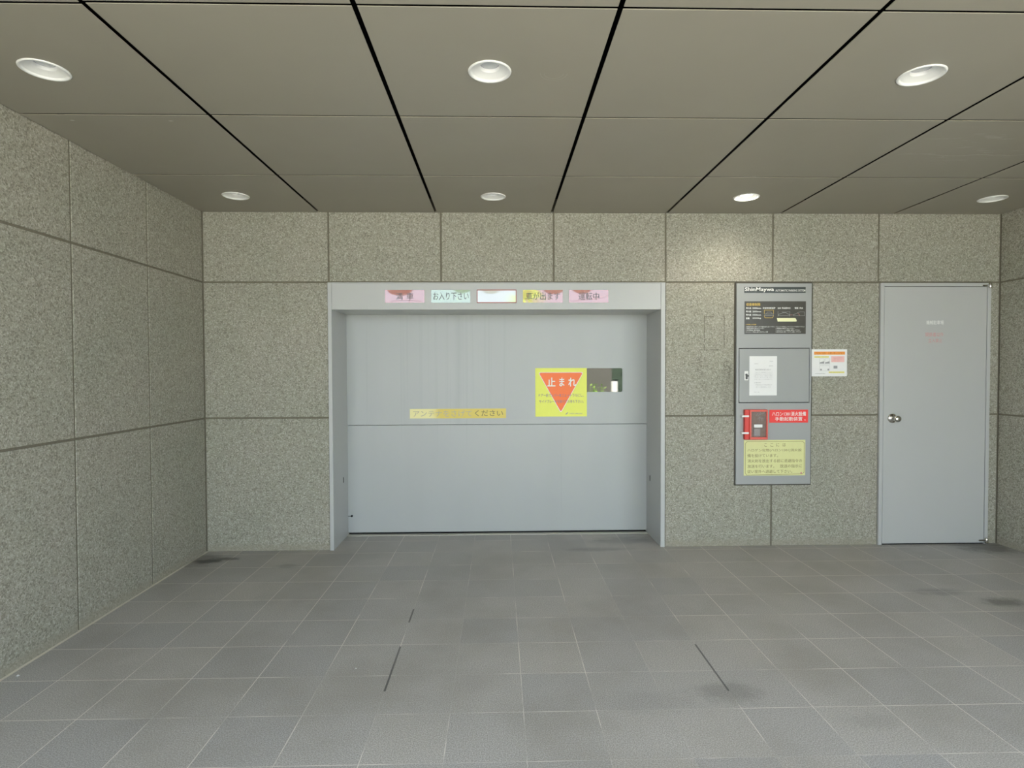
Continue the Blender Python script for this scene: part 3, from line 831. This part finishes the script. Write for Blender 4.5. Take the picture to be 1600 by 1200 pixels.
l = MB().text('入庫の前にご確認ください', ox(360), ox(800), oz(462), oz(430), NY - 0.0004).text('お問い合わせ先はこちら', ox(840), ox(1320), oz(947), oz(915), NY - 0.0004)
l.text('駐車場管理事務所', ox(370), ox(705), oz(982), oz(955), NY - 0.0004, 0.006)
for px in (515, 695):      # two photographs of cars
    l.add([(ox(px + 5), NY, oz(655)), (ox(px + 150), NY, oz(655)), (ox(px + 150), NY, oz(580)), (ox(px + 60), NY, oz(605)), (ox(px + 10), NY, oz(615))], [[0, 1, 2, 3, 4]])
    l.stroke([(ox(px), oz(500)), (ox(px + 150), oz(500)), (ox(px + 150), oz(690)), (ox(px), oz(690))], NY, 0.0012, closed=True)
for px, py in ((565, 845), (805, 845)):
    l.add([(ox(px + 30 * math.cos(a * math.pi / 6)), NY, oz(py + 28 * math.sin(a * math.pi / 6))) for a in range(12, 0, -1)], [list(range(12))[::-1]])
l.stroke([(ox(520), oz(720)), (ox(850), oz(720)), (ox(850), oz(880)), (ox(520), oz(880))], NY, 0.0010, closed=True)
l.box(ox(980), ox(1105), NY, NY + 0.0003, oz(812), oz(725))
part('picture_print', l, M['grey_ink'], t)
l = MB().text('上記以外の車両は', ox(960), ox(1270), oz(480), oz(455), NY - 0.0004).text('駐車できません', ox(980), ox(1240), oz(525), oz(495), NY - 0.0004, 0.01).text('ご注意ください', ox(940), ox(1200), oz(580), oz(555), NY - 0.0004)
part('red_lettering', l, M['red_ink'], t)

# ------------------------------------------------------------------ steel service door
d = thing('door_1', (5.738, 0.0, 0.0), None, None, None, 'structure')
fr = MB().box(5.294, 5.322, -0.016, 0.02, 0.0, 2.082, 0.0015).box(6.155, 6.183, -0.016, 0.02, 0.0, 2.082, 0.0015).box(5.3225, 6.1545, -0.016, 0.02, 2.055, 2.082, 0.0015)
fr.box(5.32, 6.157, -0.001, 0.02, 0.0, 2.06, 0, 1)
part('door_frame', fr, [M['door'], M['black']], d)
lf = part('door_leaf', MB().box(5.3255, 6.1505, -0.014, -0.002, 0.010, 2.0515, 0.002), M['door'], d)
kx, kz, ky = 5.397, 1.011, -0.014
part('door_knob', MB().lathe([(0.038, 0.0), (0.038, -0.004), (0.034, -0.010), (0.020, -0.014), (0.013, -0.022), (0.013, -0.040), (0.020, -0.046), (0.0255, -0.054), (0.0265, -0.064), (0.0235, -0.073), (0.012, -0.078), (0.0005, -0.079)], (kx, ky, kz), 'y', 40), M['steel'], lf, 'polished round knob')
letters(lf, M['white_ink'], ky - 0.0006, [('機械駐車場', 5.662, 5.802, 1.753, 1.786, 0.004)], 'white characters')
letters(lf, M['red_ink'], ky - 0.0006, [('関係者以外', 5.657, 5.802, 1.657, 1.690, 0.002), ('立入禁止', 5.680, 5.792, 1.610, 1.642, 0.002)], 'faded red characters')
def pivot(z, sgn):
    mb = MB().box(6.105, 6.172, -0.024, -0.0165, z - 0.006, z + 0.006, 0.002)
    mb.lathe([(0.0005, -0.021), (0.0095, -0.0205), (0.0120, -0.016), (0.0120, 0.016), (0.0095, 0.0205), (0.0005, 0.021)], (6.163, -0.028, z), 'z', 20)
    mb.lathe([(0.0005, -0.004), (0.012, -0.004), (0.012, 0.000), (0.0005, 0.000)], (6.163, -0.028, z + 0.002), 'z', 20)
    return mb
part('pivot_hinge', pivot(2.060, 1), M['steel'], d)
part('pivot_hinge', pivot(0.030, 1), M['steel'], d)

# ------------------------------------------------------------------ crumbs on the floor
def scrap(x, y, s, label):
    mb = MB()
    p = []
    for k in range(7):
        a = k * 0.9
        p.append((x + s * math.cos(a) * random.uniform(0.5, 1), y + s * 0.7 * math.sin(a) * random.uniform(0.5, 1), random.uniform(0.001, s * 0.5)))
    mb.add(p + [(x, y, s * 0.7), (x, y, 0.0)], [[k, (k + 1) % 7, 7] for k in range(7)] + [[(k + 1) % 7, k, 8] for k in range(7)])
    return solo('paper_scrap', mb, M['white'], (x, y, 0), label, 'litter', 'paper scraps on the floor')
scrap(0.060, -1.835, 0.013, 'tiny white paper scrap on the tiles at the foot of the left wall')
scrap(1.599, -1.814, 0.007, 'tiny white speck on the floor tiles out in front of the gate')
scrap(5.420, -0.311, 0.007, 'tiny white speck on the floor tiles in front of the steel door')

# ------------------------------------------------------------------ the street behind the photographer (seen only as reflections)
st = MB().box(-30, 36, -40, FRONT - 0.001, -0.30, -0.03)
structure('ground', st, M['street'])
structure('wall_street', MB().box(-8, 5.90, -13.4, -13.0, -0.03, 1.75), M['street_wall'])
hb = MB()
for k in range(420):
    c = Vector((random.uniform(5.75, 9.5), random.uniform(-14.0, -13.65), random.uniform(0.0, 1.8)))
    a, b = Vector((random.gauss(0, 1), random.gauss(0, 1), random.gauss(0, 1))).normalized() * 0.16, Vector((random.gauss(0, 1), random.gauss(0, 1), random.gauss(0, 1))).normalized() * 0.16
    hb.add([c - a, c + b, c + a, c - b], [[0, 1, 2, 3]])
hb.box(5.65, 9.4, -14.0, -13.7, -0.03, 1.7)
solo('evergreen_hedge', hb, M['hedge_dark'], (7.6, -13.8, -0.03), 'dark evergreen hedge across the street, mirrored in the gate window', 'hedge')
solo('white_post', MB().lathe([(0.0005, 1.08), (0.09, 1.08), (0.10, 1.06), (0.10, -0.03)], (5.785, -12.0, 0.0), 'z', 24), M['white'], (5.785, -12.0, -0.03), 'short white post across the street, mirrored in the gate window', 'post')
pl = MB()
for k in range(150):
    c = Vector((random.uniform(3.6, 5.62), random.uniform(-12.75, -12.25), 0.0))
    h = random.uniform(0.50, 0.74) if k % 8 else random.uniform(0.80, 0.98)
    for q in range(5):
        z = h - 0.12 * q * random.uniform(0.6, 1.2)
        a = random.uniform(0, 6.28)
        d1 = Vector((math.cos(a), math.sin(a), 0.5)) * 0.14
        s1 = Vector((-math.sin(a), math.cos(a), 0)) * 0.035
        p = c + Vector((0, 0, z))
        pl.add([p, p + d1 * 0.5 + s1, p + d1, p + d1 * 0.5 - s1], [[0, 1, 2, 3]])
    pl.bar(c + Vector((0, 0, -0.03)), c + Vector((0, 0, h)), 0.005, 4)
o = pl.build('leafy_border', M['leaf'], None, (5.4, -12.1, -0.03), kind='stuff')
o['label'] = 'yellow green leafy plants along the street wall, mirrored in the gate window'; o['category'] = 'plants'

tr = thing('street_tree', (3.15, -12.6, -0.03), 'small yellow green tree across the street, mirrored in the gate signal panels', 'tree')
part('trunk', MB().lathe([(0.07, -0.05), (0.05, 1.2), (0.035, 2.6), (0.02, 3.3)], (3.15, -12.6, 0.0), 'z', 12), M['trunk'], tr)
cr = MB()
for k in range(700):
    d = Vector((random.gauss(0, 1), random.gauss(0, 1), random.gauss(0, 1))).normalized()
    c = Vector((3.08, -12.6, 3.30)) + Vector((d.x * 0.56, d.y * 0.50, d.z * 0.55)) * random.uniform(0.45, 1.0)
    a = Vector((random.gauss(0, 1), random.gauss(0, 1), random.gauss(0, 1))).normalized()
    b = a.orthogonal().normalized()
    cr.add([c - a * 0.07, c + b * 0.03, c + a * 0.07, c - b * 0.03], [[0, 1, 2, 3]])
part('foliage', cr, M['leaf'], tr)

bpy.context.view_layer.update()
